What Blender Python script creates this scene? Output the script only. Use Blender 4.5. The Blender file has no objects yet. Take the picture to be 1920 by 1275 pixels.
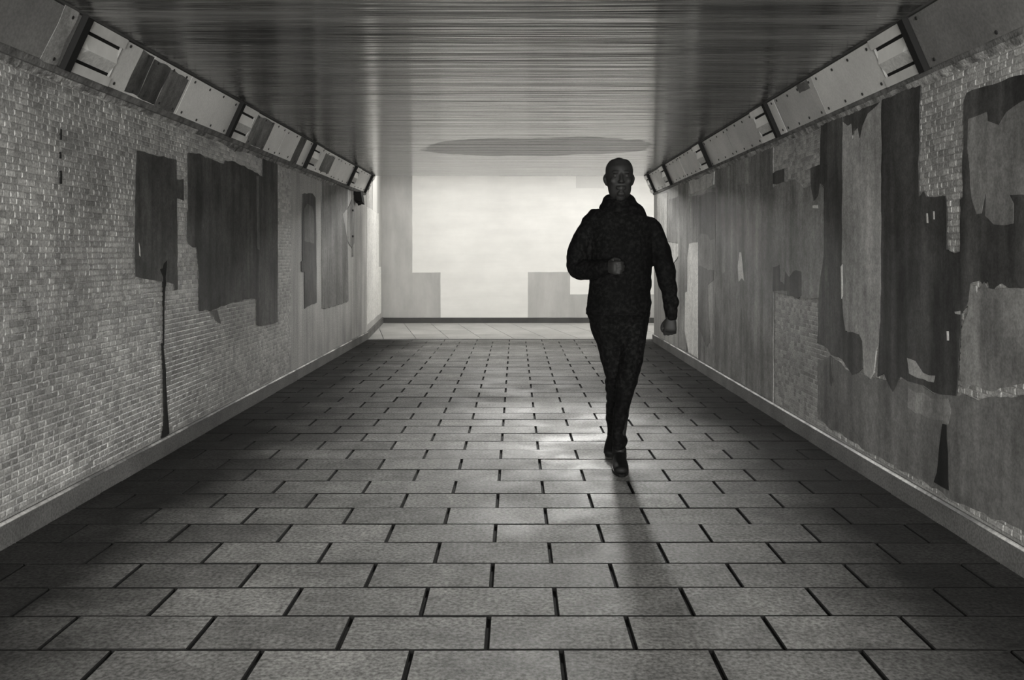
import bpy, bmesh, math, random
from mathutils import Vector, Matrix, noise, geometry
random.seed(7)
scene = bpy.context.scene
COL = scene.collection

# ------------------------------------------------------------------ camera, world, exposure
FPX, EYE, VX, VY = 1700.0, 1.19, 967.0, 477.0      # focal length (px of 1920), eye height, vanishing point
cam_d = bpy.data.cameras.new('camera'); cam = bpy.data.objects.new('camera', cam_d); COL.objects.link(cam)
cam.location = (0, 0, EYE); cam.rotation_euler = (math.pi/2, 0, 0)
cam_d.sensor_width = 36; cam_d.lens = FPX/1920*36
cam_d.shift_x = -(VX-960)/1920; cam_d.shift_y = -(637.5-VY)/1920
cam_d.clip_start = 0.05; cam_d.clip_end = 200
scene.camera = cam
w = bpy.data.worlds.new('overcast'); scene.world = w; w.use_nodes = True
w.node_tree.nodes['Background'].inputs[0].default_value = (1.0, 0.99, 0.96, 1)
w.node_tree.nodes['Background'].inputs[1].default_value = 23.0
vs = scene.view_settings
vs.view_transform = 'Standard'; vs.look = 'None'; vs.gamma = 1; vs.use_curve_mapping = False
vs.exposure = 0.25
FLOOD_W, BEAM_W, BATTEN_W, PASSAGE_W = 95.0, 120.0, 27.0, 27.0      # watts of the added, unseen lamps in the cross passage
MOUTH_Y = -4.0                                       # open mouth behind the viewer, unseen, placed to let fill daylight in

_pl = bpy.data.lights.new('mouth_portal', 'AREA'); _pl.shape = 'RECTANGLE'; _pl.size = 4.1; _pl.size_y = 2.4; _pl.cycles.is_portal = True
_po = bpy.data.objects.new('mouth_portal', _pl); COL.objects.link(_po); _po.location = (-.1, MOUTH_Y-.02, 1.15); _po.rotation_euler = (math.pi/2, 0, 0)

XL, XR, YEND, ZC = -2.09, 1.89, 12.4, 2.265          # tunnel walls, end of tunnel, ceiling height
YFAR, ZP = 15.75, 2.95                               # far wall, ceiling of the cross passage
Z_SK = 0.105

# ------------------------------------------------------------------ helpers
WLOC = {}
def finish(name, me, mat, parent=None, smooth=False):
    o = bpy.data.objects.new(name, me); COL.objects.link(o)
    if mat is not None:
        me.materials.clear(); me.materials.append(mat)
    if smooth: me.polygons.foreach_set('use_smooth', [True]*len(me.polygons))
    if parent is not None: o.parent = parent
    return o
def wl(o):
    v = Vector(o.location)
    while o.parent: o = o.parent; v += Vector(o.location)
    return v
def obj(name, bm, mat, parent=None, smooth=False, normals=True, at=None):
    """bm holds world coordinates; the object gets its origin at `at` (or the parent's origin)"""
    if normals: bmesh.ops.recalc_face_normals(bm, faces=bm.faces)
    org = Vector(at) if at is not None else (wl(parent) if parent else Vector((0, 0, 0)))
    bmesh.ops.translate(bm, verts=bm.verts, vec=-org)
    me = bpy.data.meshes.new(name); bm.to_mesh(me); bm.free()
    o = finish(name, me, mat, parent, smooth)
    o.location = org - (wl(parent) if parent else Vector((0, 0, 0)))
    return o
def tag(o, label=None, cat=None, group=None, kind=None):
    if label: o['label'] = label
    if cat: o['category'] = cat
    if group: o['group'] = group
    if kind: o['kind'] = kind
    return o
def empty(name, loc):
    o = bpy.data.objects.new(name, None); COL.objects.link(o); o.location = loc; o.empty_display_size = .1
    return o
def NB(): return bmesh.new()
def hexa(bm, p):
    v = [bm.verts.new(q) for q in p]
    for f in ((0,1,2,3),(4,7,6,5),(0,4,5,1),(1,5,6,2),(2,6,7,3),(3,7,4,0)): bm.faces.new([v[i] for i in f])
    return v
def box(bm, x0, x1, y0, y1, z0, z1):
    return hexa(bm, [(x0,y0,z0),(x1,y0,z0),(x1,y1,z0),(x0,y1,z0),(x0,y0,z1),(x1,y0,z1),(x1,y1,z1),(x0,y1,z1)])
def quad(bm, a, b, c, d): bm.faces.new([bm.verts.new(p) for p in (a, b, c, d)])
def cyl(bm, a, b, r, n=12):
    a, b = Vector(a), Vector(b); t = (b-a).normalized()
    s = t.orthogonal().normalized(); q = t.cross(s)
    ra = [bm.verts.new(a+(s*math.cos(i*2*math.pi/n)+q*math.sin(i*2*math.pi/n))*r) for i in range(n)]
    rb = [bm.verts.new(b+(s*math.cos(i*2*math.pi/n)+q*math.sin(i*2*math.pi/n))*r) for i in range(n)]
    for i in range(n): bm.faces.new((ra[i], ra[(i+1)%n], rb[(i+1)%n], rb[i]))
    bm.faces.new(ra[::-1]); bm.faces.new(rb)
def px(x, y, D): return Vector(((x-VX)*D/FPX, D, EYE-(y-VY)*D/FPX))
def ragged(pts, step=0.06, amp=0.006, seed=0):
    out = []
    for i, a in enumerate(pts):
        b = pts[(i+1) % len(pts)]
        a, b = Vector(a), Vector(b); n = max(1, int((b-a).length/step))
        for k in range(n):
            p = a.lerp(b, k/n)
            q = Vector((p.x*9+seed, p.y*9, seed*1.7))
            out.append(p+Vector((noise.noise(q), noise.noise(q+Vector((31, 7, 3))))).to_2d()*amp*2 if k or n > 1 else p)
    return out
def plate(name, pts2, to3, nrm, t0, t1, mat, parent, step=.06, amp=.006, seed=0):
    """a flat layer with the outline pts2 lying on a surface: from height t0 to t1 along nrm"""
    bm = NB(); pts = ragged([Vector(p) for p in pts2], step, amp, seed)
    nrm = Vector(nrm)
    n = len(pts)
    V, E, F, _, _, _ = geometry.delaunay_2d_cdt([p.to_2d() for p in pts], [], [list(range(n))], 1, 1e-5)
    top = [bm.verts.new(to3(p)+nrm*t1) for p in V]
    cnt = {}
    for f in F:
        if len(set(f)) < 3: continue
        tri = [top[i] for i in f]
        nn = (tri[1].co-tri[0].co).cross(tri[2].co-tri[0].co)
        ids = list(f)
        if nn.dot(nrm) < 0: tri.reverse(); ids.reverse()
        bm.faces.new(tri)
        for a, c in zip(ids, ids[1:]+ids[:1]): cnt[(a, c)] = 1
    bot = {}
    for (a, c) in cnt:
        if (c, a) in cnt: continue
        for i in (a, c):
            if i not in bot: bot[i] = bm.verts.new(to3(V[i])+nrm*t0)
        bm.faces.new((top[c], top[a], bot[a], bot[c]))
    return obj(name, bm, mat, parent, normals=False)

# ------------------------------------------------------------------ materials
def g(v): return (v*1.01, v*1.0, v*0.965, 1)
def material(name, v, rough=.6, spec=.5, layers=(), bump=(), island=0.0, ior=None, rough_var=0, stain=None, coat=0, stain_spec=0):
    """layers: (scale xyz, amount, detail, low, high) noise factors multiplied into the colour; bump: (scale xyz, strength, distance, detail)"""
    m = bpy.data.materials.new(name); m.use_nodes = True
    nt = m.node_tree; N = nt.nodes; L = nt.links
    b = N['Principled BSDF']; b.inputs['Roughness'].default_value = rough
    b.inputs['Specular IOR Level'].default_value = spec
    if ior: b.inputs['IOR'].default_value = ior
    if coat: b.inputs['Coat Weight'].default_value = coat; b.inputs['Coat Roughness'].default_value = .12
    geo = N.new('ShaderNodeNewGeometry')
    fac = None
    def mul(a, c):
        n = N.new('ShaderNodeMath'); n.operation = 'MULTIPLY'
        L.new(a, n.inputs[0])
        if isinstance(c, (int, float)): n.inputs[1].default_value = c
        else: L.new(c, n.inputs[1])
        return n.outputs[0]
    def nz(scale, detail, rgh=.6):
        mp = N.new('ShaderNodeMapping'); mp.inputs['Scale'].default_value = scale; L.new(geo.outputs['Position'], mp.inputs['Vector'])
        t = N.new('ShaderNodeTexNoise'); t.inputs['Scale'].default_value = 1; t.inputs['Detail'].default_value = detail; t.inputs['Roughness'].default_value = rgh
        L.new(mp.outputs[0], t.inputs['Vector']); return t.outputs['Fac']
    first = None
    for (sc, amt, det, lo, hi) in layers:
        r = N.new('ShaderNodeMapRange'); r.inputs[1].default_value = lo; r.inputs[2].default_value = hi
        r.inputs[3].default_value = 1-amt; r.inputs[4].default_value = 1+amt*.6
        n0 = nz(sc, det); first = first or n0
        L.new(n0, r.inputs[0])
        fac = r.outputs[0] if fac is None else mul(fac, r.outputs[0])
    if island:
        oi = N.new('ShaderNodeObjectInfo')
        a = N.new('ShaderNodeMath'); a.operation = 'ADD'; L.new(oi.outputs['Random'], a.inputs[0]); L.new(geo.outputs['Random Per Island'], a.inputs[1])
        fr = N.new('ShaderNodeMath'); fr.operation = 'FRACT'; L.new(a.outputs[0], fr.inputs[0])
        r = N.new('ShaderNodeMapRange'); r.inputs[3].default_value = 1-island; r.inputs[4].default_value = 1+island*.8
        L.new(fr.outputs[0], r.inputs[0])
        fac = r.outputs[0] if fac is None else mul(fac, r.outputs[0])
    if stain is not None:
        s = stain(N, L, geo); fac = s if fac is None else mul(fac, s)
        if stain_spec: s2 = mul(s, s); L.new(mul(mul(s2, s2), stain_spec), b.inputs['Specular IOR Level'])
    if fac is None: b.inputs['Base Color'].default_value = g(v)
    else:
        mx = N.new('ShaderNodeVectorMath'); mx.operation = 'SCALE'; mx.inputs[0].default_value = g(v)[:3]
        L.new(fac, mx.inputs['Scale']); L.new(mx.outputs[0], b.inputs['Base Color'])
    if rough_var and first is not None:
        r = N.new('ShaderNodeMapRange'); r.inputs[1].default_value = .35; r.inputs[2].default_value = .65
        r.inputs[3].default_value = max(.02, rough-rough_var); r.inputs[4].default_value = min(1, rough+rough_var)
        L.new(first, r.inputs[0]); L.new(r.outputs[0], b.inputs['Roughness'])
    prev = None
    for (sc, st, dist, det) in bump:
        bp = N.new('ShaderNodeBump'); bp.inputs['Strength'].default_value = st; bp.inputs['Distance'].default_value = dist
        L.new(nz(sc, det), bp.inputs['Height'])
        if prev: L.new(prev, bp.inputs['Normal'])
        prev = bp.outputs[0]
    if prev: L.new(prev, b.inputs['Normal'])
    return m

SP = ((90,90,90), .35, 3, .35, .65)                   # fine speckle
GRIT = ((38,38,38), .3, 4, .3, .7)
CLOUD = ((1.3,1.3,1.3), .28, 5, .3, .7)
VST = ((7,7,.7), .3, 5, .3, .7)                       # runs down a wall
M = {}
M['tile_left'] = material('painted tile left', .46, .5, .35, [((1.1,1.1,1.5), .45, 5, .3, .7), SP, ((5,5,5), .2, 3, .3, .7)], [((60,60,60), .25, .004, 3)], island=.32)
M['tile_right'] = material('painted tile right', .40, .7, .15, [((1.4,1.4,1.4), .35, 5, .3, .7), SP], [((60,60,60), .25, .004, 3)], island=.32)
M['plaster'] = material('wall paint', .44, .6, .3, [CLOUD, VST, SP], [((25,25,25), .3, .004, 5)])
M['wall_right'] = material('wall paint right', .38, .6, .3, [CLOUD, VST, SP], [((25,25,25), .3, .004, 5)])
def paint(name, v, a=.3, rough=.5):
    M[name] = material(name, v, rough+.2, .2, [((7,7,.8), a, 5, .36, .64), ((2.2,2.2,1.6), a, 5, .36, .64), ((22,22,22), .18, 3, .35, .65), ((90,90,90), .22, 3, .35, .65)], [((30,30,30), .25, .003, 4)])
paint('paint_dark', .095, .48); paint('paint_dark2', .068, .52); paint('paint_mid', .2, .3); paint('paint_grey', .27, .36)
paint('paint_pale', .42, .25); paint('paint_light', .62, .2); paint('paint_bright', .8, .08); paint('paint_mid2', .15, .3)
paint('stain', .016, .5, .7)
M['far_white'] = material('far wall white', .80, .6, .3, [((1.2,1.2,1.6), .08, 5, .3, .7), ((.7,1,6), .05, 4, .3, .7)], [((3,3,20), .1, .004, 4)])
M['far_grey'] = material('far wall grey', .47, .6, .3, [((1.6,1.6,.9), .2, 6, .3, .7), ((5,5,1), .12, 4, .3, .7)])
M['far_pale'] = material('far wall pale', .68, .6, .3, [((1.6,1.6,.9), .08, 6, .3, .7)])
M['panel_light'] = material('panel light', .66, .45, .4, [((1.5,1.5,1.5), .15, 4, .35, .65), ((70,70,70), .08, 3, .35, .65)])
M['panel_grey'] = material('panel grey', .36, .45, .5, [((2,2,2), .25, 4, .35, .65), ((70,70,70), .1, 3, .35, .65)])
M['panel_dark'] = material('panel dark', .16, .5, .4, [((2,2,2), .3, 4, .35, .65), ((70,70,70), .2, 3, .35, .65)])
M['rail'] = material('lamp rail', .55, .4, .5, [((6,6,6), .2, 4, .3, .7)])
M['lens'] = material('lamp lens', .78, .3, .5, [((8,8,8), .1, 4, .3, .7)])
M['lens_low'] = material('lamp lens frosted shaded', .55, .6, .4, [((60,60,60), .25, 3, .3, .7)])  # frosted grain, with the lower facet's shade put into a darker colour
M['black'] = material('black gap', .012, .8, .2)
M['screw'] = material('screw', .02, .6, .3)
M['ledge'] = material('mortar ledge', .16, .8, .3, [((14,14,14), .6, 5, .3, .7)], [((40,40,40), .6, .01, 5)])
M['mortar'] = material('rough mortar', .3, .85, .2, [((9,9,9), .6, 5, .38, .62), SP], [((60,60,60), .5, .01, 4)])
M['skirting'] = material('skirting render', .15, .7, .3, [((3,3,3), .35, 5, .3, .7), SP], [((40,40,40), .4, .006, 5)])
M['skirting_dark'] = material('skirting far', .07, .7, .3, [((3,3,3), .25, 5, .3, .7)])
M['edge'] = material('worn edge', .5, .6, .3, [((2.2,2.2,2.2), .8, 6, .4, .6), ((30,30,30), .4, 3, .3, .7)])
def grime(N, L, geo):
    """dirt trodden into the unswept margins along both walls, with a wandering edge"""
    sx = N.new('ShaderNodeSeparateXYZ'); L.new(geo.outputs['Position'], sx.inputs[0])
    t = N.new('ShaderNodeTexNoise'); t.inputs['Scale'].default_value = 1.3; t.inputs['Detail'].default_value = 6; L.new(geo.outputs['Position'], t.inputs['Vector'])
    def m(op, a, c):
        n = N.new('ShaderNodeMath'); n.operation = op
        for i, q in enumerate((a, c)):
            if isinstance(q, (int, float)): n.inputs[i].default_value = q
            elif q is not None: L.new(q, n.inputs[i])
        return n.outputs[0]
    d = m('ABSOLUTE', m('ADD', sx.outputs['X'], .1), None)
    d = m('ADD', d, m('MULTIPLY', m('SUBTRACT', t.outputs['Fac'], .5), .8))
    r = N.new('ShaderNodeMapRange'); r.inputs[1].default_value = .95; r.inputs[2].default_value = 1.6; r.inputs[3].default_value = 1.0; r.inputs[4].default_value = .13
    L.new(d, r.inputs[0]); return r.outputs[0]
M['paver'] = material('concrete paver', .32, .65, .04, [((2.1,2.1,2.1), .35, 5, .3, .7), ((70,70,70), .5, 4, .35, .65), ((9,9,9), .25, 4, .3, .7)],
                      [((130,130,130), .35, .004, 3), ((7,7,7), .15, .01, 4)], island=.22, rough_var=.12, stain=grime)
M['slab'] = material('concrete slab', .42, .6, .4, [((2,2,2), .2, 5, .3, .7), SP], [((90,90,90), .2, .003, 3)], island=.1)
M['joint'] = material('joint dirt', .015, .9, .1, [SP])
M['outside'] = material('outer wall', .35, .8, .3, [CLOUD])

def ceiling_stain(N, L, geo):
    """a dried water stain: a long lens-shaped patch near the far end"""
    sx = N.new('ShaderNodeSeparateXYZ'); L.new(geo.outputs['Position'], sx.inputs[0])
    t = N.new('ShaderNodeTexNoise'); t.inputs['Scale'].default_value = 1; t.inputs['Detail'].default_value = 5
    mp = N.new('ShaderNodeMapping'); mp.inputs['Scale'].default_value = (2.5, 1.6, 1); L.new(geo.outputs['Position'], mp.inputs['Vector']); L.new(mp.outputs[0], t.inputs['Vector'])
    def m(op, a, c):
        n = N.new('ShaderNodeMath'); n.operation = op
        for i, q in enumerate((a, c)):
            if isinstance(q, (int, float)): n.inputs[i].default_value = q
            else: L.new(q, n.inputs[i])
        return n.outputs[0]
    u = m('DIVIDE', m('SUBTRACT', sx.outputs['X'], .22), 1.22)
    vv = m('DIVIDE', m('SUBTRACT', m('ADD', sx.outputs['Y'], m('MULTIPLY', sx.outputs['X'], .1)), 9.15), .8)
    r2 = m('ADD', m('MULTIPLY', u, u), m('MULTIPLY', vv, vv))
    r2 = m('ADD', r2, m('MULTIPLY', m('SUBTRACT', t.outputs['Fac'], .5), 1.0))
    r = N.new('ShaderNodeMapRange'); r.inputs[1].default_value = .9; r.inputs[2].default_value = 1.0
    r.inputs[3].default_value = .4; r.inputs[4].default_value = 1.0; L.new(r2, r.inputs[0])
    return r.outputs[0]
M['ceiling'] = material('varnished ceiling', .15, .13, .6, [((.45,7,1), .6, 5, .38, .62), ((1.3,26,1), .4, 4, .36, .64)],
                        [((.3,8,1), .6, .02, 3), ((.7,36,1), .5, .005, 3)], ior=1.6, stain=ceiling_stain, stain_spec=.6)

# ------------------------------------------------------------------ structure: floor
fl = NB(); box(fl, XL-.3, XR+.3, MOUTH_Y, 12.72, -.3, -.014)
floor = tag(obj('floor', fl, M['joint']), 'subway floor paved with staggered concrete pavers', 'floor', kind='structure')
PW, PD, D0 = .4495, .254, 2.730
def paver_mesh(x0, x1, y0, y1, j=.0055, c=.003, jy=.0035, cy=.002):
    bm = NB(); zb = -.014
    a = [(x0+j,y0+jy),(x1-j,y0+jy),(x1-j,y1-jy),(x0+j,y1-jy)]
    i = [(x0+j+c,y0+jy+cy),(x1-j-c,y0+jy+cy),(x1-j-c,y1-jy-cy),(x0+j+c,y1-jy-cy)]
    lo = [bm.verts.new((p[0],p[1],zb)) for p in a]; mi = [bm.verts.new((p[0],p[1],-.004)) for p in a]; hi = [bm.verts.new((p[0],p[1],0)) for p in i]
    for k in range(4):
        n = (k+1) % 4
        bm.faces.new((lo[k],lo[n],mi[n],mi[k])); bm.faces.new((mi[k],mi[n],hi[n],hi[k]))
    bm.faces.new(hi)
    for f in bm.faces: f.material_index = 0
    bm.faces.ensure_lookup_table()
    for f in bm.faces[:-1]: f.material_index = 1
    return bm
proto = {}
cells = []
for r in range(-26, 40):
    y0 = D0+r*PD
    if y0 < MOUTH_Y or y0+PD > 12.73: continue
    off = -.088 if r % 2 == 0 else .137
    k0 = math.floor((XL-off)/PW)
    for k in range(k0, k0+12):
        x0, x1 = max(off+k*PW, XL), min(off+(k+1)*PW, XR)
        if x1-x0 < .03: continue
        cells.append((x0, x1, y0, y0+PD))
def seen(c):
    y = c[3]
    lim0, lim1 = (0-VX)*y/FPX, (1920-VX)*y/FPX
    return y > 2.5 and c[1] > lim0 and c[0] < lim1
vis = sorted([c for c in cells if seen(c)], key=lambda c: c[2])
single = set(vis[:300]); rest = NB()
cache = {}
for c in cells:
    x0, x1, y0, y1 = c
    if c in single:
        key = round(x1-x0, 4)
        if key not in cache:
            b = paver_mesh(-(x1-x0)/2, (x1-x0)/2, -PD/2, PD/2)
            bmesh.ops.recalc_face_normals(b, faces=b.faces)
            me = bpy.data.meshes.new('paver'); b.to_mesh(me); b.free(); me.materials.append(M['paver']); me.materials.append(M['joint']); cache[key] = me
        o = bpy.data.objects.new('paver', cache[key]); COL.objects.link(o); o.parent = floor
        o.location = ((x0+x1)/2, (y0+y1)/2, random.uniform(-.0015, .0015))
        o.rotation_euler = (random.uniform(-.004,.004), random.uniform(-.003,.003), 0)
    else:
        b = paver_mesh(x0, x1, y0, y1); me = bpy.data.meshes.new('t'); b.to_mesh(me); b.free(); rest.from_mesh(me); bpy.data.meshes.remove(me)
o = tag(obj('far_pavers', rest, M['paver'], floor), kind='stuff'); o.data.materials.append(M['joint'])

# cross passage floor: long slabs laid at a slant
fp = NB(); box(fp, -3.2, 8.3, 12.72, 16.1, -.3, -.008)
pfloor = tag(obj('floor', fp, M['joint']), 'pale slab floor of the cross passage before the far wall', 'floor', kind='structure')
SH = -.185
for k in range(-3, 20):
    xa = -1.40+.462*k                                # at y = 12.78
    for s in range(4):
        ya, yb = 12.78+s*.745, 12.78+(s+1)*.745-.004
        b = NB(); j = .004
        pts = []
        for (yy, xx) in ((ya, xa+j), (ya, xa+.462-j), (yb, xa+.462-j), (yb, xa+j)): pts.append((xx+SH*(yy-12.78), yy))
        if pts[0][0] < -2.12 or pts[3][0] < -2.30:
            pts = [(max(p[0], XL-.02-(p[1]-12.67)*.0735+.02), p[1]) for p in pts]
            if pts[1][0]-pts[0][0] < .05: continue
        hexa(b, [(p[0],p[1],-.008) for p in pts]+[(p[0],p[1],0) for p in pts])
        obj('paving_slab', b, M['slab'], pfloor)
b = NB(); box(b, XL-.05, 3.2, 12.722, 12.774, -.008, .003)
obj('threshold_strip', b, M['slab'], pfloor)

# ------------------------------------------------------------------ structure: walls, ceiling
b = NB(); box(b, XL-.3, XL, MOUTH_Y, 12.67, -.1, ZC+.6)
wall_left = tag(obj('wall_left', b, M['plaster']), 'left subway wall of painted mosaic tiles with dark paint patches', 'wall', kind='structure')
b = NB(); box(b, XR, XR+.3, MOUTH_Y, YEND, -.1, ZC+.6)
wall_right = tag(obj('wall_right', b, M['wall_right']), 'right subway wall patched with streaky dark and pale paint', 'wall', kind='structure')
b = NB(); box(b, XL-.3, XR+.3, MOUTH_Y, YEND, ZC, ZC+.35)
ceiling = tag(obj('ceiling', b, M['ceiling']), 'glossy streaked subway ceiling with a long dark stain', 'ceiling', kind='structure')
b = NB(); box(b, -3.2, 8.6, YFAR, YFAR+.3, -.1, ZP+.2)
wall_far = tag(obj('wall_far', b, M['far_white']), 'bright white far wall with pale grey repainted blocks', 'wall', kind='structure')
# left side of the cross passage, splayed a little outwards
b = NB(); hexa(b, [(XL,12.67,-.1),(XL-.4,12.67,-.1),(-2.7,YFAR+.05,-.1),(-2.325,YFAR+.05,-.1),(XL,12.67,ZP),(XL-.4,12.67,ZP),(-2.7,YFAR+.05,ZP),(-2.325,YFAR+.05,ZP)])
wall_splay = tag(obj('wall_passage_left', b, M['far_grey']), 'narrow splayed wall at the far left corner of the passage', 'wall', kind='structure')
b = NB(); box(b, XR+.3, 8.6, YEND-.3, YEND, -.1, ZP)
tag(obj('wall_passage_near', b, M['outside']), 'passage wall around the corner behind the right subway wall', 'wall', kind='structure')
b = NB(); box(b, 8.3, 8.6, YEND, YFAR, -.1, ZP)
tag(obj('wall_passage_end', b, M['outside']), 'end wall of the cross passage out of sight to the right', 'wall', kind='structure')
b = NB(); box(b, -2.9, 8.6, YEND-.1, YFAR+.05, ZP, ZP+.2); box(b, XL-.3, XR+.3, YEND-.3, YEND, ZC+.35, ZP)
tag(obj('ceiling_passage', b, M['outside']), 'raised ceiling over the cross passage beyond the lintel', 'ceiling', kind='structure')

# --- painted layers on the walls
def zpts(pts, ox, oy, s): return [(ox+x/s, oy+y/s) for x, y in pts]
def wall_uv(X):
    return lambda p: (FPX*X/(p[0]-VX), EYE-(p[1]-VY)*X/(p[0]-VX))
def to3(X): return lambda p: Vector((X, p.x, p.y))
COVER = {'L': [], 'R': []}
lay = [0]
def layer(side, pts, mat, z=0, amp=.007, name='paint_patch'):
    X = XL if side == 'L' else XR
    uv = [wall_uv(X)(p) for p in pts]
    uv = [(d, min(max(h, .11), 2.03)) for d, h in uv]
    COVER[side].append(uv); lay[0] += 1
    par = wall_left if side == 'L' else wall_right
    return plate(name, uv, to3(X), (1,0,0) if side == 'L' else (-1,0,0), 0, .0065+.0007*z, M[mat], par, .05, amp, lay[0]*3.1)
Z8 = lambda p: zpts(p, 230, 260, 3.356)
layer('L', Z8([(78,70),(130,85),(210,110),(300,125),(332,130),(335,255),(378,262),(378,385),(338,380),(338,600),(340,950),(322,955),(318,915),(280,900),(200,893),(130,880),(72,865),(72,400)]), 'paint_dark')
layer('L', Z8([(400,95),(415,85),(480,105),(560,130),(635,158),(640,135),(700,148),(790,190),(880,240),(880,1003),(760,1010),(690,1030),(620,1055),(590,1075),(545,1085),(520,1075),(475,1082),(472,800),(462,685),(440,685),(415,665),(400,640),(398,470),(404,440)]), 'paint_dark')
layer('L', Z8([(877,100),(970,135),(972,700),(970,1155),(930,1165),(870,1178),(840,1170),(838,1000),(877,1000)]), 'paint_dark', 1, .004)
layer('L', Z8([(838,235),(852,235),(855,700),(842,690)]), 'paint_mid', 2, .003)
layer('L', Z8([(545,1085),(590,1075),(615,1165),(580,1140)]), 'paint_mid')
layer('L', Z8([(1128,345),(1190,348),(1210,370),(1215,600),(1218,1030),(1180,1045),(1142,1068),(1140,838),(1122,835),(1120,775),(1128,770)]), 'paint_dark')
layer('L', Z8([(1138,440),(1158,410),(1190,430),(1200,470),(1200,660),(1140,645)]), 'paint_mid', 1)
layer('L', Z8([(1250,262),(1330,285),(1413,312),(1415,440),(1382,470),(1413,650),(1418,1020),(1390,1035),(1300,1060),(1252,1072)]), 'paint_mid')
layer('L', Z8([(1415,440),(1455,350),(1455,660),(1440,690),(1416,650)]), 'paint_grey', 1)
layer('L', Z8([(95,655),(103,700),(104,742),(98,735)]), 'paint_bright', 1, .002)
# leak from the lower edge of the first patch, spreading towards the floor
layer('L', [(298,505),(303,503),(305,495),(311,488),(310,505),(308,520),(309,530),(306.8,545),(306,580),(305.6,648),(304.2,648),(304.6,580),(303.6,545),(304,520)], 'stain', 2, .002, 'leak_stain')
layer('L', [(301.5,643),(304.5,643),(308.5,700),(312,770),(315,823),(301,830),(305.5,790),(304,700)], 'stain', 2, .005, 'leak_stain')
layer('L', [(111,320),(113,320),(113.5,345),(111.5,345)], 'stain', 1, .002, 'crack')
layer('L', [(111,242),(113,242),(113,262),(111,262)], 'stain', 1, .002, 'crack')
layer('L', [(110.5,285),(112,285),(112.5,297),(110,297)], 'stain', 1, .002, 'crack')

Z5 = lambda p: zpts(p, 1220, 260, 2.7717)
Z3 = lambda p: zpts(p, 1500, 80, 2.657)
Z4 = lambda p: zpts(p, 1500, 520, 2.55)
# far end of the right wall
layer('R', Z5([(35,290),(90,280),(90,620),(35,650)]), 'paint_light', 0, .004)
layer('R', Z5([(146,245),(200,228),(205,560),(195,620),(190,1110),(146,1080)]), 'paint_grey', 1)
layer('R', Z5([(88,320),(148,300),(148,545),(88,535)]), 'paint_grey', 0)
layer('R', Z5([(88,535),(146,545),(146,612),(120,650),(88,620)]), 'paint_light', 0)
layer('R', Z5([(200,215),(333,172),(330,240),(300,258),(210,288)]), 'paint_light', 0)
layer('R', Z5([(205,300),(260,295),(300,262),(342,255),(342,1275),(250,1190),(250,540),(203,545)]), 'paint_grey', 0)
layer('R', Z5([(255,305),(290,282),(338,275),(342,400),(334,520),(315,530),(300,500),(258,490)]), 'paint_mid2', 1)
layer('R', Z5([(203,545),(248,537),(249,800),(247,1140),(200,1110),(180,1000),(183,800),(193,795),(195,620)]), 'paint_bright', 2, .003)
layer('R', Z5([(252,660),(300,680),(332,680),(330,735),(300,760),(312,1060),(296,1082),(280,1050),(252,980)]), 'paint_mid2', 2)
# wide grey repaint in the middle
layer('R', [(1343,320),(1400,294),(1451,271),(1451,860),(1343,800)], 'paint_grey', 0)
layer('R', Z5([(465,590),(475,592),(490,740),(478,725),(462,745),(457,660)]), 'paint_bright', 1, .003)
layer('R', Z5([(455,240),(470,235),(485,310),(478,345),(460,335)]), 'paint_mid', 1)
layer('R', Z5([(498,240),(512,235),(515,370),(503,372)]), 'paint_mid', 1)
layer('R', Z5([(375,700),(390,690),(395,900),(384,920)]), 'paint_mid', 1)
layer('R', Z5([(640,250),(700,225),(760,212),(800,255),(835,245),(880,225),(905,260),(905,640),(890,760),(875,828),(800,826),(715,812),(640,795)]), 'paint_grey', 1)
layer('R', Z5([(640,180),(665,165),(700,155),(700,222),(660,238),(640,235)]), 'paint_dark', 2)
layer('R', Z5([(640,665),(675,652),(678,740),(700,760),(705,690),(725,720),(745,690),(790,685),(790,815),(770,830),(715,815),(712,790),(640,792)]), 'paint_dark', 2)
layer('R', Z5([(848,345),(876,345),(876,362),(848,360)]), 'paint_bright', 2, .002)
# tall dark, pale and dark bands
layer('R', [(1540.6,232),(1583,215),(1582,291),(1580,494),(1580,560),(1584,600),(1588,622),(1613,627),(1619,640),(1619,690),(1600,705),(1582,673),(1560,665),(1553,652),(1535,645),(1537,560),(1541,520),(1547,480),(1547,350),(1541,340),(1536,368),(1528,378),(1522,348),(1522,314),(1540,310)], 'paint_dark', 2)
layer('R', [(1579,500),(1582,496),(1583,555),(1580,560)], 'paint_bright', 3, .002)
layer('R', [(1582,228),(1592,236),(1598,232),(1601,262),(1606,245),(1610,240),(1614,262),(1620,235),(1630,212),(1656,190),(1655,560),(1652,640),(1645,660),(1640,700),(1633,710),(1622,700),(1619,640),(1613,627),(1588,622),(1582,590),(1580,494)], 'paint_pale', 1)
layer('R', [(1583,216),(1656,182),(1656,192),(1630,214),(1618,250),(1612,262),(1604,240),(1598,262),(1592,236),(1583,230)], 'paint_dark', 0)
layer('R', [(1655,186),(1728,158),(1726,370),(1735,358),(1741,366),(1777,367),(1778,468),(1790,475),(1803,472),(1803,375),(1808,370),(1810,190),(1815,175),(1880,152),(1990,120),(1990,540),(1895,540),(1880,530),(1860,545),(1855,525),(1848,535),(1840,525),(1825,530),(1820,545),(1815,575),(1806,590),(1803,640),(1800,700),(1796,742),(1780,745),(1752,735),(1735,722),(1705,715),(1690,705),(1675,735),(1660,700),(1648,710),(1652,640),(1654,560)], 'paint_dark2', 2, .01)
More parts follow.
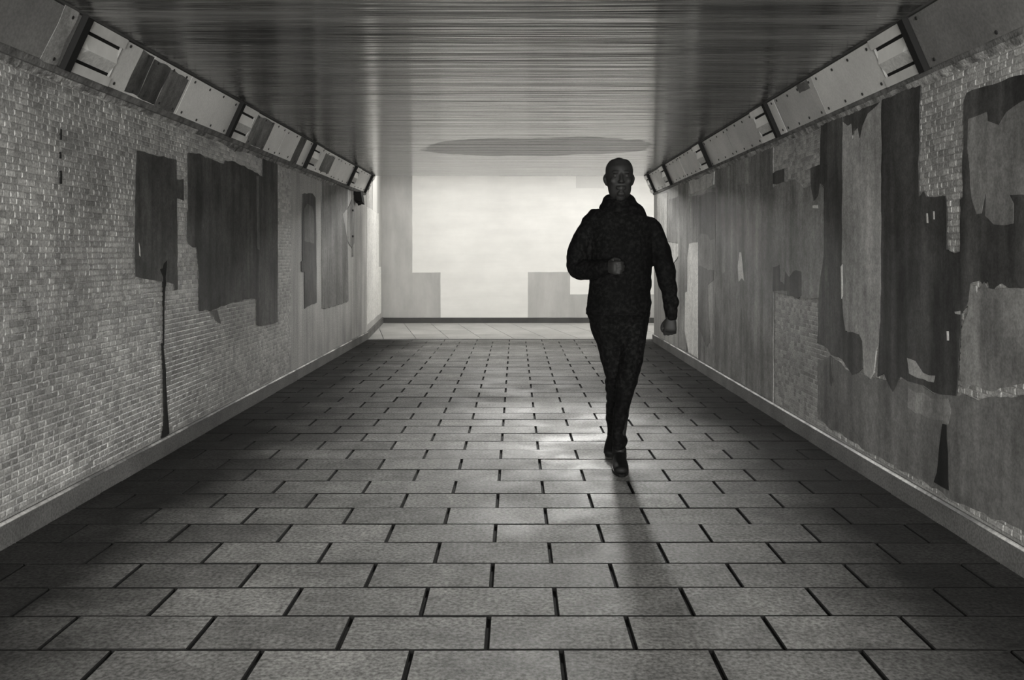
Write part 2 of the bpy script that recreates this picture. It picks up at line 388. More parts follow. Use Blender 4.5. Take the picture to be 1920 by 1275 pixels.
layer('R', Z3([(848,380),(880,370),(940,345),(945,390),(1000,410),(1030,350),(1116,290),(1200,260),(1200,760),(1055,760),(1075,800),(1075,900),(1030,910),(975,905),(940,880),(935,740),(915,850),(890,855),(870,780),(850,600)]), 'paint_mid', 3, .01)
layer('R', Z4([(825,30),(850,40),(855,80),(890,20),(905,50),(950,60),(1000,50),(1040,60),(1200,60),(1200,500),(1000,520),(930,550),(850,515),(790,530),(770,450),(780,250),(810,160)]), 'paint_grey', 3, .01)
layer('R', Z4([(520,385),(560,400),(600,455),(655,470),(650,500),(600,480),(530,460)]), 'paint_pale', 3, .012)
layer('R', Z4([(525,530),(560,545),(640,590),(715,580),(730,640),(715,690),(560,650),(520,620)]), 'paint_grey', 1, .015)
layer('R', Z4([(710,258),(720,258),(721,302),(712,302)]), 'paint_bright', 3, .002)
layer('R', Z4([(748,165),(775,160),(775,178),(752,175)]), 'paint_pale', 3, .003)
layer('R', Z3([(638,850),(646,850),(648,898),(640,898)]), 'paint_light', 3, .002)
layer('R', Z3([(672,840),(679,840),(680,880),(674,880)]), 'paint_light', 3, .002)
layer('R', [(1535,672),(1562,668),(1585,690),(1655,715),(1700,712),(1740,728),(1800,745),(1990,740),(1990,1030),(1790,935),(1640,850),(1535,790)], 'paint_mid', 0, .012)
layer('R', Z4([(148,375),(156,380),(162,480),(155,520),(148,490)]), 'paint_dark', 3, .004)
layer('R', Z4([(690,700),(712,705),(722,1010),(648,985),(668,880)]), 'stain', 4, .01, 'leak_stain')

# --- mosaic tiles
def inside(p, poly):
    x, y = p; c = False; n = len(poly)
    for i in range(n):
        x1, y1 = poly[i]; x2, y2 = poly[(i+1) % n]
        if (y1 > y) != (y2 > y) and x < (x2-x1)*(y-y1)/(y2-y1)+x1: c = not c
    return c
CH, CL = .0285, .052
def tile_bm(bm, s, X, y0, y1, z0, z1, rnd):
    k_ = 1.0 if y0 < 5 else max(.22 if s > 0 else .12, 1-(y0-5)*(.42 if s > 0 else .9)); h = rnd.uniform(.002, .0042)*k_; c = .0045; j = .0012
    y0 += j; y1 -= j; z0 += j; z1 -= j
    q = [(y0,z0),(y1,z0),(y1,z1),(y0,z1)]; i = [(y0+c,z0+c),(y1-c,z0+c),(y1-c,z1-c),(y0+c,z1-c)]
    lo = [bm.verts.new((X, a, e)) for a, e in q]
    hi = [bm.verts.new((X+s*min(.006, h+rnd.uniform(-.0011, .0011)*k_), a, e)) for a, e in i]
    for k in range(4):
        n = (k+1) % 4
        bm.faces.new((lo[k], lo[n], hi[n], hi[k]))
    bm.faces.new(hi)
for side, X, s, wall, mt, lim in (('L', XL, 1, wall_left, M['tile_left'], 8.4), ('R', XR, -1, wall_right, M['tile_right'], 7.0)):
    rnd = random.Random(3 if side == 'L' else 5)
    cand = []
    z = .115; r = 0
    while z < 2.02:
        y = 2.6+rnd.uniform(0, CL); 
        while y < lim:
            l = CL*rnd.uniform(.72, 1.22)
            mid = (y+l/2, z+CH/2)
            if not any(inside(mid, P) and inside((y, z), P) and inside((y+l, z+CH), P) for P in COVER[side]):
                if rnd.random() > .012: cand.append((y, y+l, z, z+CH))
            y += l
        z += CH; r += 1
    def shown(c):
        d = c[0]; xx = VX+FPX*X/d; yy = VY-(c[2]-EYE)*FPX/d
        return 0 < xx < 1920 and 0 < yy < 1275 and not any(inside((c[0]+.02, c[2]+.014), P) for P in COVER[side])
    near = [c for c in sorted(cand, key=lambda c: c[0]) if shown(c)][:300]
    ns = set(near); variants = []
    for q in range(8):
        b = NB(); tile_bm(b, s, 0, -CL/2, CL/2, -CH/2, CH/2, rnd); bmesh.ops.recalc_face_normals(b, faces=b.faces)
        if b.faces[-1:]: pass
        me = bpy.data.meshes.new('tile'); b.to_mesh(me); b.free(); me.materials.append(mt); variants.append(me)
    rb = NB()
    for c in cand:
        if c in ns:
            o = bpy.data.objects.new('tile', variants[rnd.randrange(8)]); COL.objects.link(o); o.parent = wall
            o.location = (X, (c[0]+c[1])/2, (c[2]+c[3])/2); o.scale = (1, (c[1]-c[0])/CL, 1)
        else: tile_bm(rb, s, X, *c, rnd)
    tag(obj('small_tiles', rb, mt, wall), kind='stuff')

# --- repainted blocks on the far wall and the splayed wall
def far_layer(pts, mat, z=0, amp=.003):
    pts = [((x-VX)*YFAR/FPX, EYE-(y-VY)*YFAR/FPX) for x, y in pts]
    pts = [(x, max(h, .095)) for x, h in pts]
    lay[0] += 1
    plate('paint_patch', pts, lambda p: Vector((p.x, YFAR, p.y)), (0,-1,0), 0, .002+.001*z, M[mat], wall_far, .15, amp, lay[0]*2.3)
far_layer([(700,250),(773,250),(773,511),(826,511),(826,600),(700,600)], 'far_grey')
far_layer([(990,510),(1069,510),(1069,552),(1140,552),(1300,552),(1300,600),(990,600)], 'far_grey')
far_layer([(1080,250),(1133,250),(1133,353),(1080,353)], 'far_pale')
sx = lambda y: XL-(y-12.67)*.0735
def splay_layer(y0, y1, z0, z1, mat, t=.004):
    plate('paint_patch', [(y0,z0),(y1,z0),(y1,z1),(y0,z1)], lambda p: Vector((sx(p.x), p.x, p.y)), (1,0,0), 0, t, M[mat], wall_splay, .2, .004, y0)
splay_layer(12.75, 14.9, .2, 1.86, 'paint_bright')
splay_layer(14.9, 15.4, .2, .98, 'paint_bright')
splay_layer(12.75, 13.6, 1.86, 2.6, 'paint_light', .003)
splay_layer(13.7, 14.6, 1.86, 2.6, 'far_pale', .003)

# --- skirtings
def skirt(name, pts, mat, edge, label, h=Z_SK, t=.022):
    """pts: two (x,y) on the wall line, inward normal to the right of a->b"""
    (ax, ay), (bx, by) = pts
    d = Vector((bx-ax, by-ay)).normalized(); n = Vector((d.y, -d.x))
    b = NB(); c = .007
    def prof(p): return [(p[0]-n.x*.01, p[1]-n.y*.01, -.012), (p[0]+n.x*t, p[1]+n.y*t, -.012), (p[0]+n.x*t, p[1]+n.y*t, h-c), (p[0]+n.x*(t-c), p[1]+n.y*(t-c), h), (p[0]-n.x*.01, p[1]-n.y*.01, h)]
    A = [b.verts.new(p) for p in prof((ax, ay))]; B = [b.verts.new(p) for p in prof((bx, by))]
    for i in range(5): b.faces.new((A[i], A[(i+1)%5], B[(i+1)%5], B[i]))
    b.faces.new(A); b.faces.new(B[::-1])
    o = tag(obj(name, b, M[mat]), label, 'skirting', kind='structure')
    if edge:
        b = NB(); e = .0015
        pa = [Vector((x, y, 0)) for x, y in pts]; nn = Vector((n.x, n.y, 0))
        for p0, p1 in ((pa[0], pa[1]),):
            a0 = p0+nn*(t-c-.002)+Vector((0,0,h+e)); a1 = p0+nn*(t+e)+Vector((0,0,h-c)); b0 = p1+nn*(t-c-.002)+Vector((0,0,h+e)); b1 = p1+nn*(t+e)+Vector((0,0,h-c))
            dn = Vector((0,0,-.006))-nn*.003
            hexa(b, [a0,a1,b1,b0,a0+dn,a1+dn,b1+dn,b0+dn])
        obj('worn_edge', b, M['edge'], o)
    return o
skirt('baseboard_left', [(XL, MOUTH_Y), (XL, 12.69)], 'skirting', True, 'grey rendered skirting along the left subway wall')
skirt('baseboard_right', [(XR, YEND), (XR, MOUTH_Y)], 'skirting', True, 'grey rendered skirting along the right subway wall')
skirt('baseboard_far', [(-2.31, YFAR), (8.2, YFAR)], 'skirting_dark', False, 'dark skirting along the foot of the bright far wall', .092, .02)
skirt('baseboard_passage', [(XL, 12.70), (-2.315, YFAR)], 'skirting', False, 'short skirting of the splayed far left wall', .1, .02)

# ------------------------------------------------------------------ coves: cover panels and lamp fittings
class Cove:
    def __init__(s, sign, wallx):
        s.sg = sign
        if sign < 0: s.B, s.T = Vector((-2.04, 0, 2.025)), Vector((-1.93, 0, ZC))
        else: s.B, s.T = Vector((1.87, 0, 2.025)), Vector((1.765, 0, ZC))
        s.v = (s.T-s.B).normalized(); s.len = (s.T-s.B).length
        s.n = Vector((s.v.z, 0, -s.v.x))*(1 if sign < 0 else -1)
        s.n = Vector((-sign*abs(s.v.z), 0, -abs(s.v.x))).normalized()
        s.wx = wallx
    def p(s, y, v, n): return s.B+s.v*v+s.n*n+Vector((0, y, 0))
    def slab(s, bm, y0, y1, v0, v1, n0, n1):
        hexa(bm, [s.p(y0,v0,n0), s.p(y1,v0,n0), s.p(y1,v1,n0), s.p(y0,v1,n0), s.p(y0,v0,n1), s.p(y1,v0,n1), s.p(y1,v1,n1), s.p(y0,v1,n1)])
def cove_body(c, name, label):
    b = NB(); xw = c.wx
    for y in (MOUTH_Y, YEND):
        pass
    q = [(xw-c.sg*-.02, 2.0), (c.B.x+c.sg*.012, 2.0), (c.B.x, c.B.z), (c.T.x, c.T.z+.02), (xw-c.sg*-.02, ZC+.02)]
    A = [b.verts.new((x, MOUTH_Y, z)) for x, z in q]; B = [b.verts.new((x, YEND, z)) for x, z in q]
    n = len(q)
    for i in range(n): b.faces.new((A[i], A[(i+1)%n], B[(i+1)%n], B[i]))
    b.faces.new(A); b.faces.new(B[::-1])
    return tag(obj(name, b, M['ledge']), label, 'trim', kind='structure')
def screw_mesh(c):
    b = NB(); cyl(b, c.n*-.004, c.n*.004, .0085, 8); bmesh.ops.recalc_face_normals(b, faces=b.faces)
    me = bpy.data.meshes.new('screw'); b.to_mesh(me); b.free(); me.materials.append(M['screw']); return me
def panel(c, trim, y0, y1, mat, scr, patches=(), nscrew=4):
    g_ = .004; b = NB(); L_ = c.len
    c.slab(b, y0+g_, y1-g_, .006, L_-.012, -.004, .011)
    o = obj('cover_panel', b, M[mat], trim)
    for i in range(nscrew):
        y = y0+.07+(y1-y0-.14)*(i/(nscrew-1) if nscrew > 1 else .5)+random.uniform(-.012,.012)
        for v in (.028, L_-.034):
            s = bpy.data.objects.new('screw', scr); COL.objects.link(s); s.parent = o
            s.location = c.p(y, v+random.uniform(-.006,.006), .011)
    for (a0, a1, v0, v1, pm) in patches:
        w_ = y1-y0
        pts = [(y0+w_*a0, L_*v0), (y0+w_*a1, L_*v0), (y0+w_*a1, L_*v1), (y0+w_*a0, L_*v1)]
        plate('paint_patch', pts, lambda p: c.p(p.x, p.y, 0), c.n, .010, .0125, M[pm], o, .03, .006, y0+a0)
    return o
def fitting(c, y0, y1, label, lens='lens'):
    L_ = c.len; root = empty('lamp_fitting', c.p(y0, 0, 0))
    tag(root, label, 'lamp', 'unlit lamp fittings along the coves')
    b = NB(); c.slab(b, y0, y1, .004, L_-.01, -.02, .002); obj('back_plate', b, M['black'], root)
    b = NB(); c.slab(b, y0, y0+.055, .0, L_-.004, .0, .038); obj('shaded_end_bar', b, M['black'], root)  # black bar paints in the shade at the fitting's near end
    b = NB(); c.slab(b, y0+.055, y1, L_-.058, L_-.008, .0, .022); obj('rail', b, M['rail'], root)
    b = NB(); c.slab(b, y0+.055, y1, .004, .05, .0, .022); obj('rail', b, M['rail'], root)
    # hipped lens: ridge along the length, hip at the near end
    ya, yb, va, vb, vm = y0+.075, y1-.012, .066, L_-.074, .125
    hN, h0 = .021, .003
    P = c.p
    b = NB()
    r0, r1 = P(ya+.075, vm, hN), P(yb, vm, hN)
    quad(b, P(ya, vb, h0), P(yb, vb, h0), r1, r0); b.faces.new([b.verts.new(q) for q in (P(ya, vb, h0), r0, P(ya, vm, h0))])
    le = obj('lens', b, M[lens], root, normals=False)
    b = NB(); quad(b, P(ya, va, h0), P(yb, va, h0), r1, r0); b.faces.new([b.verts.new(q) for q in (P(ya, va, h0), r0, P(ya, vm, h0))])
    obj('frosted_shaded_facet', b, M['lens_low'], le, normals=False)
    b = NB(); c.slab(b, y1-.012, y1-.001, .004, L_-.01, 0, .014); obj('end_clip', b, M['panel_grey'], root)
    return root
CLv, CRv = Cove(-1, XL), Cove(1, XR)
trimL = cove_body(CLv, 'trim_1', 'sloping cove between the left wall and the ceiling')
trimR = cove_body(CRv, 'trim_2', 'sloping cove between the right wall and the ceiling')
scL, scR = screw_mesh(CLv), screw_mesh(CRv)
PL, PG, PK = 'panel_light', 'panel_grey', 'panel_dark'
for a in [(-1.2,.2,PG),(.2,1.0,PG),(1.0,1.9,PL),(1.9,2.9,PG)]: panel(CLv, trimL, a[0], a[1], a[2], scL)
panel(CLv, trimL, 2.9, 4.03, PK, scL, [(.86,.97,.02,.98,'paint_grey')], 3)  # vignette of the upper left corner put into the panel colour
panel(CLv, trimL, 4.485, 4.85, PL, scL, [(.55,.97,.06,.93,'paint_dark')], 2)
panel(CLv, trimL, 4.85, 5.40, PL, scL, [(.0,.42,.04,.9,'paint_dark'), (.42,.94,.02,.86,'paint_mid')], 3)
panel(CLv, trimL, 5.40, 6.33, PL, scL, [], 4)
panel(CLv, trimL, 6.77, 7.66, PL, scL, [(.03,.55,.02,.9,'paint_mid')], 5)
panel(CLv, trimL, 7.66, 8.63, PL, scL, [(.5,.72,.0,.97,'paint_dark')], 4)
panel(CLv, trimL, 9.06, 9.98, PL, scL, [(.22,.72,.12,.86,'paint_mid')], 4)
panel(CLv, trimL, 9.98, 10.88, PL, scL, [], 4)
panel(CLv, trimL, 11.30, 12.10, PL, scL, [], 4)
for a in [(-1.2,.2,PG),(.2,1.0,PG),(1.0,1.9,PL),(1.9,2.9,PG)]: panel(CRv, trimR, a[0], a[1], a[2], scR)
panel(CRv, trimR, 2.9, 4.07, PK, scR, [], 3)  # dark panel colour carries the upper right corner's vignette
panel(CRv, trimR, 4.51, 5.41, PL, scR, [], 4)
panel(CRv, trimR, 5.41, 6.20, PG, scR, [(.1,.35,.75,.95,'paint_mid2')], 4)
panel(CRv, trimR, 6.20, 6.35, PL, scR, [], 1)
panel(CRv, trimR, 6.79, 7.65, PG, scR, [], 4)
panel(CRv, trimR, 7.65, 8.57, PG, scR, [], 4)
panel(CRv, trimR, 9.02, 9.82, PG, scR, [], 4)
panel(CRv, trimR, 9.82, 9.90, PL, scR, [], 1)
panel(CRv, trimR, 9.90, 10.72, PG, scR, [], 4)
panel(CRv, trimR, 11.15, 12.0, PG, scR, [], 4)
for c, ys, side in ((CLv, (4.03,6.33,8.63,10.88,12.10), 'left'), (CRv, (4.07,6.35,8.57,10.72,12.0), 'right')):
    names = ('nearest', 'second nearest', 'third nearest', 'fourth nearest', 'farthest')
    ends = [(y, y+.45 if y < 12 else YEND) for y in ys]
    for (a, e), nm in zip(ends, names):
        e = {4.03:4.485, 6.33:6.77, 8.63:9.06, 10.88:11.30, 4.07:4.51, 6.35:6.79, 8.57:9.02, 10.72:11.15}.get(a, e-.02)
        fitting(c, a, e, 'unlit lamp fitting with pale lens in the %s cove, %s of five' % (side, nm))
# rough mortar squeezed out along the foot of each cove
for c, par, sg in ((CLv, wall_left, 1), (CRv, wall_right, -1)):
    b = NB(); y = 2.4; prev = None; rnd = random.Random(9+sg)
    while y < 10.5:
        t = .010+.014*abs(noise.noise(Vector((y*3.1, sg, 0))))+.006*noise.noise(Vector((y*17, sg, 2)))
        h = .022+.030*max(0, noise.noise(Vector((y*2.3, 5, sg)))+.25)+.012*noise.noise(Vector((y*21, 8, sg)))
        ring = [b.verts.new((c.wx-sg*.002, y, 2.002)), b.verts.new((c.wx+sg*(.012+t), y, 2.002)), b.verts.new((c.wx+sg*t, y, 2.002-h*.6)), b.verts.new((c.wx-sg*.002, y, 2.002-h))]
        if prev:
            for i in range(3): b.faces.new((prev[i], prev[i+1], ring[i+1], ring[i]))
        prev = ring; y += .024*rnd.uniform(.6, 1.4)
    obj('mortar_edge', b, M['mortar'], par)
# thin dark bead where cove meets ceiling
for c, nm, lab in ((CLv, 'trim_3', 'thin dark bead between left cove and ceiling'), (CRv, 'trim_4', 'thin dark bead between right cove and ceiling')):
    b = NB(); x = c.T.x
    box(b, x-.012, x+.012, MOUTH_Y, YEND-.01, ZC-.010, ZC+.004)
    tag(obj(nm, b, M['skirting_dark']), lab, 'trim', kind='structure')

# ------------------------------------------------------------------ conduit and junction box at the far end of the left wall
p0 = Vector((XL+.012, 11.55, 0))
root = empty('conduit', p0+Vector((0,0,1.16)))
tag(root, 'thin vertical metal conduit clipped to the far end of left wall', 'conduit')
b = NB(); cyl(b, p0+Vector((0,0,1.16)), p0+Vector((0,0,2.01)), .009, 8); obj('pipe', b, M['panel_grey'], root, smooth=True)
for zz in (1.42, 1.75):
    b = NB(); box(b, XL, XL+.026, 11.53, 11.57, zz-.012, zz+.012); obj('clip', b, M['screw'], root)
jb = empty('junction_box', (XL+.05, 11.78, 1.86)); tag(jb, 'small black box hanging under the left cove at the far end', 'box')
b = NB(); hexa(b, [(XL,11.68,1.90),(XL+.11,11.70,1.87),(XL+.11,11.88,1.84),(XL,11.88,1.86),(XL,11.68,2.0),(XL+.09,11.70,2.0),(XL+.09,11.88,2.0),(XL,11.88,2.0)])
obj('body', b, M['black'], jb)
b = NB(); cyl(b, (XL+.05,11.79,1.87), (XL+.06,11.79,1.83), .022, 10); obj('gland', b, M['black'], jb)

# ------------------------------------------------------------------ lamps added to light passage and tunnel, hidden behind the lintel
def area(name, loc, rot, sx_, sy_, watt, parent):
    l = bpy.data.lights.new(name, 'AREA'); l.shape = 'RECTANGLE'; l.size = sx_; l.size_y = sy_; l.energy = watt; l.color = (1, .985, .95)
    o = bpy.data.objects.new(name, l); COL.objects.link(o); o.parent = parent
    o.location = Vector(loc)-wl(parent); o.rotation_euler = rot; return o
EM = bpy.data.materials.new('lamp glow'); EM.use_nodes = True
EM.node_tree.nodes['Principled BSDF'].inputs['Emission Color'].default_value = (1, .97, .92, 1)
EM.node_tree.nodes['Principled BSDF'].inputs['Emission Strength'].default_value = 2.0
def batten(x, y, watt, label, L_=1.5):  # added lamp, out of view, to brighten the far wall and passage floor
    r = empty('fill_batten', (x, y, ZP)); tag(r, label, 'lamp', 'added fill lamps on the passage ceiling')
    b = NB(); box(b, x-L_/2, x+L_/2, y-.06, y+.06, ZP-.061, ZP-.001); obj('housing', b, M['rail'], r)
    b = NB(); cyl(b, (x-L_/2+.03, y, ZP-.075), (x+L_/2-.03, y, ZP-.075), .019, 12); obj('tube', b, EM, r, smooth=True)
    area('fill_batten_light', (x, y, ZP-.10), (0, 0, 0), L_, .12, watt, r)
batten(-1.0, 14.1, BATTEN_W, 'added fill batten on the passage ceiling left of the lintel centre')
batten(1.0, 14.1, BATTEN_W, 'added fill batten on the passage ceiling right of the lintel centre')
batten(3.2, 14.1, PASSAGE_W, 'added fill batten round the corner in the right passage')
batten(5.6, 14.1, PASSAGE_W, 'added fill batten at the far right end of the passage')
r = empty('fill_floodlight', (.5, 13.45, ZP)); tag(r, 'added fill lamp, unseen, on the passage ceiling pointing into the subway', 'lamp')
b = NB(); box(b, -.25, 1.25, 13.43, 13.53, 2.36, 2.70); obj('housing', b, M['panel_dark'], r)
for xx in (-.1, 1.1):
    b = NB(); box(b, xx-.02, xx+.02, 13.46, 13.50, 2.70, ZP-.001); obj('bracket', b, M['panel_dark'], r)
fl_ = area('fill_flood', (.1, 13.42, 2.52), (math.radians(-90+8), 0, 0), .6, .3, FLOOD_W, r)     # wide head, added to brighten the side walls
fl_.data.spread = math.radians(110)
fl_ = area('fill_beam', (.85, 13.42, 2.52), (math.radians(-90+4.5), 0, math.radians(-6)), .6, .28, BEAM_W, r)     # narrow head, added to brighten the near floor
fl_.data.spread = math.radians(38)

# ------------------------------------------------------------------ the walking person
DM = 5.15                                             # depth of the trunk
def P(x, y, D=DM): return px(x, y, D)
S_ = DM/FPX                                           # metres per pixel at the trunk
def tube(bm, pts, n=18, side=Vector((1,0,0)), cap=True):
    """pts: (position, r_side, r_other) along a chain; elliptical sections, rounded ends"""
    pts = [(Vector(p), a, b) for p, a, b in pts]
    rings = []; m = len(pts)
    def frame(i):
        t = (pts[min(i+1, m-1)][0]-pts[max(i-1, 0)][0]).normalized()
        s = side-t*side.dot(t)
        if s.length < .05: s = Vector((0,1,0))-t*t.y
        s.normalize(); return t, s, t.cross(s)
    def ring(c, s, q, a, b): return [bm.verts.new(c+s*math.cos(k*2*math.pi/n)*a+q*math.sin(k*2*math.pi/n)*b) for k in range(n)]
    t, s, q = frame(0); p, a, b = pts[0]; r = min(a, b)
    if cap:
        for f in (.95, .6): rings.append(ring(p-t*r*f, s, q, a*math.sqrt(1-f*f), b*math.sqrt(1-f*f)))
    for i in range(m):
        t, s, q = frame(i); rings.append(ring(pts[i][0], s, q, pts[i][1], pts[i][2]))
    if cap:
        p, a, b = pts[-1]; r = min(a, b)
        for f in (.6, .95): rings.append(ring(p+t*r*f, s, q, a*math.sqrt(1-f*f), b*math.sqrt(1-f*f)))
    for A, B in zip(rings, rings[1:]):
        for k in range(n): bm.faces.new((A[k], A[(k+1)%n], B[(k+1)%n], B[k]))
    bm.faces.new(rings[0][::-1]); bm.faces.new(rings[-1])
def spline(pts, k=4):
    """smooth a chain of (pos, ra, rb)"""
    out = []; m = len(pts)
    val = [tuple(Vector(p))+(a, b) for p, a, b in pts]
    for i in range(m-1):
        p0, p1, p2, p3 = val[max(i-1,0)], val[i], val[i+1], val[min(i+2,m-1)]
        for j in range(k):
            t = j/k; c = []
            for a, b, d, e in zip(p0, p1, p2, p3):
                c.append(.5*(2*b+(d-a)*t+(2*a-5*b+4*d-e)*t*t+(3*b-a-3*d+e)*t**3))
            out.append((Vector(c[:3]), max(c[3], .002), max(c[4], .002)))
    out.append((Vector(pts[-1][0]), pts[-1][1], pts[-1][2]))
    return out
def ball(bm, c, r):
    bmesh.ops.create_uvsphere(bm, u_segments=16, v_segments=10, radius=1, matrix=Matrix.Translation(Vector(c)) @ Matrix.Diagonal((r[0], r[1], r[2], 1)))
def remeshed(name, bm, voxel, mat, parent, smooth=2, wrinkle=None):
    bmesh.ops.recalc_face_normals(bm, faces=bm.faces)
    me = bpy.data.meshes.new('raw'); bm.to_mesh(me); bm.free()
    o = bpy.data.objects.new('raw', me); COL.objects.link(o)
    md = o.modifiers.new('r', 'REMESH'); md.mode = 'VOXEL'; md.voxel_size = voxel
    dg = bpy.context.evaluated_depsgraph_get()
    m2 = bpy.data.meshes.new_from_object(o.evaluated_get(dg))
    bpy.data.objects.remove(o); bpy.data.meshes.remove(me)
    b = NB(); b.from_mesh(m2); bpy.data.meshes.remove(m2)
    for _ in range(smooth): bmesh.ops.smooth_vert(b, verts=b.verts, factor=.5, use_axis_x=True, use_axis_y=True, use_axis_z=True)
    if wrinkle:
        b.normal_update()
        for v in b.verts: v.co += v.normal*wrinkle(v.co)
    return obj(name, b, mat, parent, smooth=True)
def fabric(name, v, dust):
    return material(name, v, .85, .15, [((55,55,55), dust, 5, .45, .75), ((4,4,4), .5, 4, .3, .7)], [((160,160,160), .2, .002, 2)])
M['jacket'] = fabric('dark jacket cloth', .007, .9)
M['trousers'] = fabric('dark trouser cloth', .009, .9)
M['skin'] = material('dark skin', .018, .6, .3, [((12,12,12), .15, 4, .3, .7)])
M['shoe'] = material('black shoe', .008, .6, .2)
M['eye'] = material('eye', .03, .5, .2)

HC = 1160.5                                           # head centre line, px
hx = P(HC, 0).x; hy = DM-.02
person = empty('person', (P(1163, 0).x, 5.12, 0))
tag(person, 'person in dark jacket and trousers walking through the subway, one arm bent', 'person')
# ---- body (one continuous skin)
bm = NB()
def head_ring(z, rx, f, bk): return (Vector((hx, hy+(bk-f)/2, z)), rx, (bk+f)/2)
tube(bm, spline([head_ring(1.513,.030,.088,-.02), head_ring(1.528,.054,.096,.02), head_ring(1.552,.064,.098,.055), head_ring(1.585,.067,.098,.082), head_ring(1.62,.0735,.096,.097),
      head_ring(1.655,.078,.096,.104), head_ring(1.685,.0755,.088,.100), head_ring(1.708,.064,.070,.082), head_ring(1.722,.050,.050,.064), head_ring(1.7305,.030,.028,.042), head_ring(1.733,.006,.002,.014)], 4), 28)
tube(bm, [(Vector((hx, hy+.03, 1.42)), .062, .06), (Vector((hx, hy+.02, 1.50)), .054, .056), (Vector((hx, hy+.015, 1.56)), .052, .058)])
fy = hy-.096
tube(bm, [(Vector((hx, fy+.002, 1.636)), .008, .008), (Vector((hx, fy-.012, 1.607)), .010, .010), (Vector((hx, fy-.018, 1.594)), .013, .011)], 10)          # nose
for sg in (-1, 1):
    ball(bm, (hx+sg*.012, fy-.006, 1.592), (.008, .009, .007))
    ball(bm, (hx+sg*.030, fy+.006, 1.647), (.024, .012, .007))                                                                                       # brow
    ball(bm, (hx+sg*.04, fy+.026, 1.60), (.02, .012, .02))                                                                                       # cheekbone
    e = NB()
    tube(bm, spline([(Vector((hx+sg*.0715, hy+.012, 1.585)), .007, .009), (Vector((hx+sg*.080, hy+.018, 1.603)), .007, .015), (Vector((hx+sg*.084, hy+.022, 1.622)), .007, .018), (Vector((hx+sg*.080, hy+.018, 1.638)), .006, .011)], 3), 12)  # ear
    e.free()
tube(bm, [(Vector((hx-.024, fy+.010, 1.563)), .005, .006), (Vector((hx, fy-.001, 1.565)), .007, .008), (Vector((hx+.024, fy+.010, 1.563)), .005, .006)], 10, Vector((0,0,1)))   # lips
tube(bm, [(Vector((hx-.020, fy+.009, 1.553)), .005, .006), (Vector((hx, fy+.001, 1.552)), .007, .009), (Vector((hx+.020, fy+.009, 1.553)), .005, .006)], 10, Vector((0,0,1)))
ball(bm, (hx, fy+.012, 1.528), (.022, .016, .014))                                                                                                   # chin
# trunk and limbs under the clothes
shR, elR, wrR = P(1106, 432), P(1085, 498, 5.14), P(1138, 500, 4.93)        # arm bent across the body
shL, elL, wrL = P(1219, 432), P(1250, 512, 5.17), P(1257.5, 594, 5.08)      # hanging arm
hpA, knA, anA = P(1188, 606), P(1177, 712, 5.00), P(1162, 838, 5.06)        # leading leg
hpB, knB, anB = P(1134, 606), P(1152, 706, 5.10), P(1151, 812, 5.45)        # trailing leg
tube(bm, spline([(P(1161,392)+Vector((0,.03,0)), .07, .06), (P(1163,420), .165, .085), (P(1163,460), .15, .10), (P(1162,520), .14, .095), (P(1161,570), .13, .09), (P(1161,600), .13, .09)], 3), 24)
for a, b_, c in ((shR, elR, wrR), (shL, elL, wrL)):
    tube(bm, spline([(a, .04, .042), (a.lerp(b_, .5), .036, .038), (b_, .03, .033), (b_.lerp(c, .3), .029, .031), (c, .018, .02)], 3), 16)
for h, k, a in ((hpA, knA, anA), (hpB, knB, anB)):
    tube(bm, spline([(h, .055, .06), (h.lerp(k, .5), .038, .04), (k, .032, .035), (k.lerp(a, .35), .03, .036), (a, .024, .028)], 3), 16)
def hand(W, ex, ey, ez, curl, m):
    """W wrist; ex across the palm (towards the little finger), ey out of the back of the hand, ez towards the fingertips"""
    def q(x, y, z): return W+ex*x+ey*y+ez*z
    tube(bm, spline([(q(0,0,-.01), .024, .017), (q(.002,.002,.025), .033, .016), (q(.004,.004,.062), .037, .014), (q(.004,.003,.072), .033, .011)], 3), 16, ex)
    for i, (bx, ln) in enumerate(((-.024,.070), (-.004,.078), (.016,.072), (.034,.056))):
        pts = [(q(bx,.003,.062), .0092, .0092)]; ang = curl[0]; pos = Vector((bx, .003, .070))
        for sgm, fr in enumerate((.45, .3, .25)):
            pos = pos+Vector((bx*.08, -math.sin(ang), math.cos(ang)))*ln*fr
            pts.append((q(*pos), .0086-.0007*sgm, .0086-.0007*sgm)); ang += curl[1]
        tube(bm, pts, 10, ex)
    tube(bm, spline([(q(-.018,-.003,.012), .013, .012), (q(-.038,-.012,.034), .0115, .011), (q(-.044,-.018,.056), .0098, .0095), (q(-.038,-.024,.076), .0085, .008)], 3), 10, ex)
# hanging hand: back of the hand towards the viewer, thumb towards the thigh
hand(wrL+Vector((0,0,-.004)), Vector((.97,-.2,.1)).normalized(), Vector((-.2,-.97,0)).normalized(), Vector((-.12,-.05,-1)).normalized(), (.7, .75), 1)
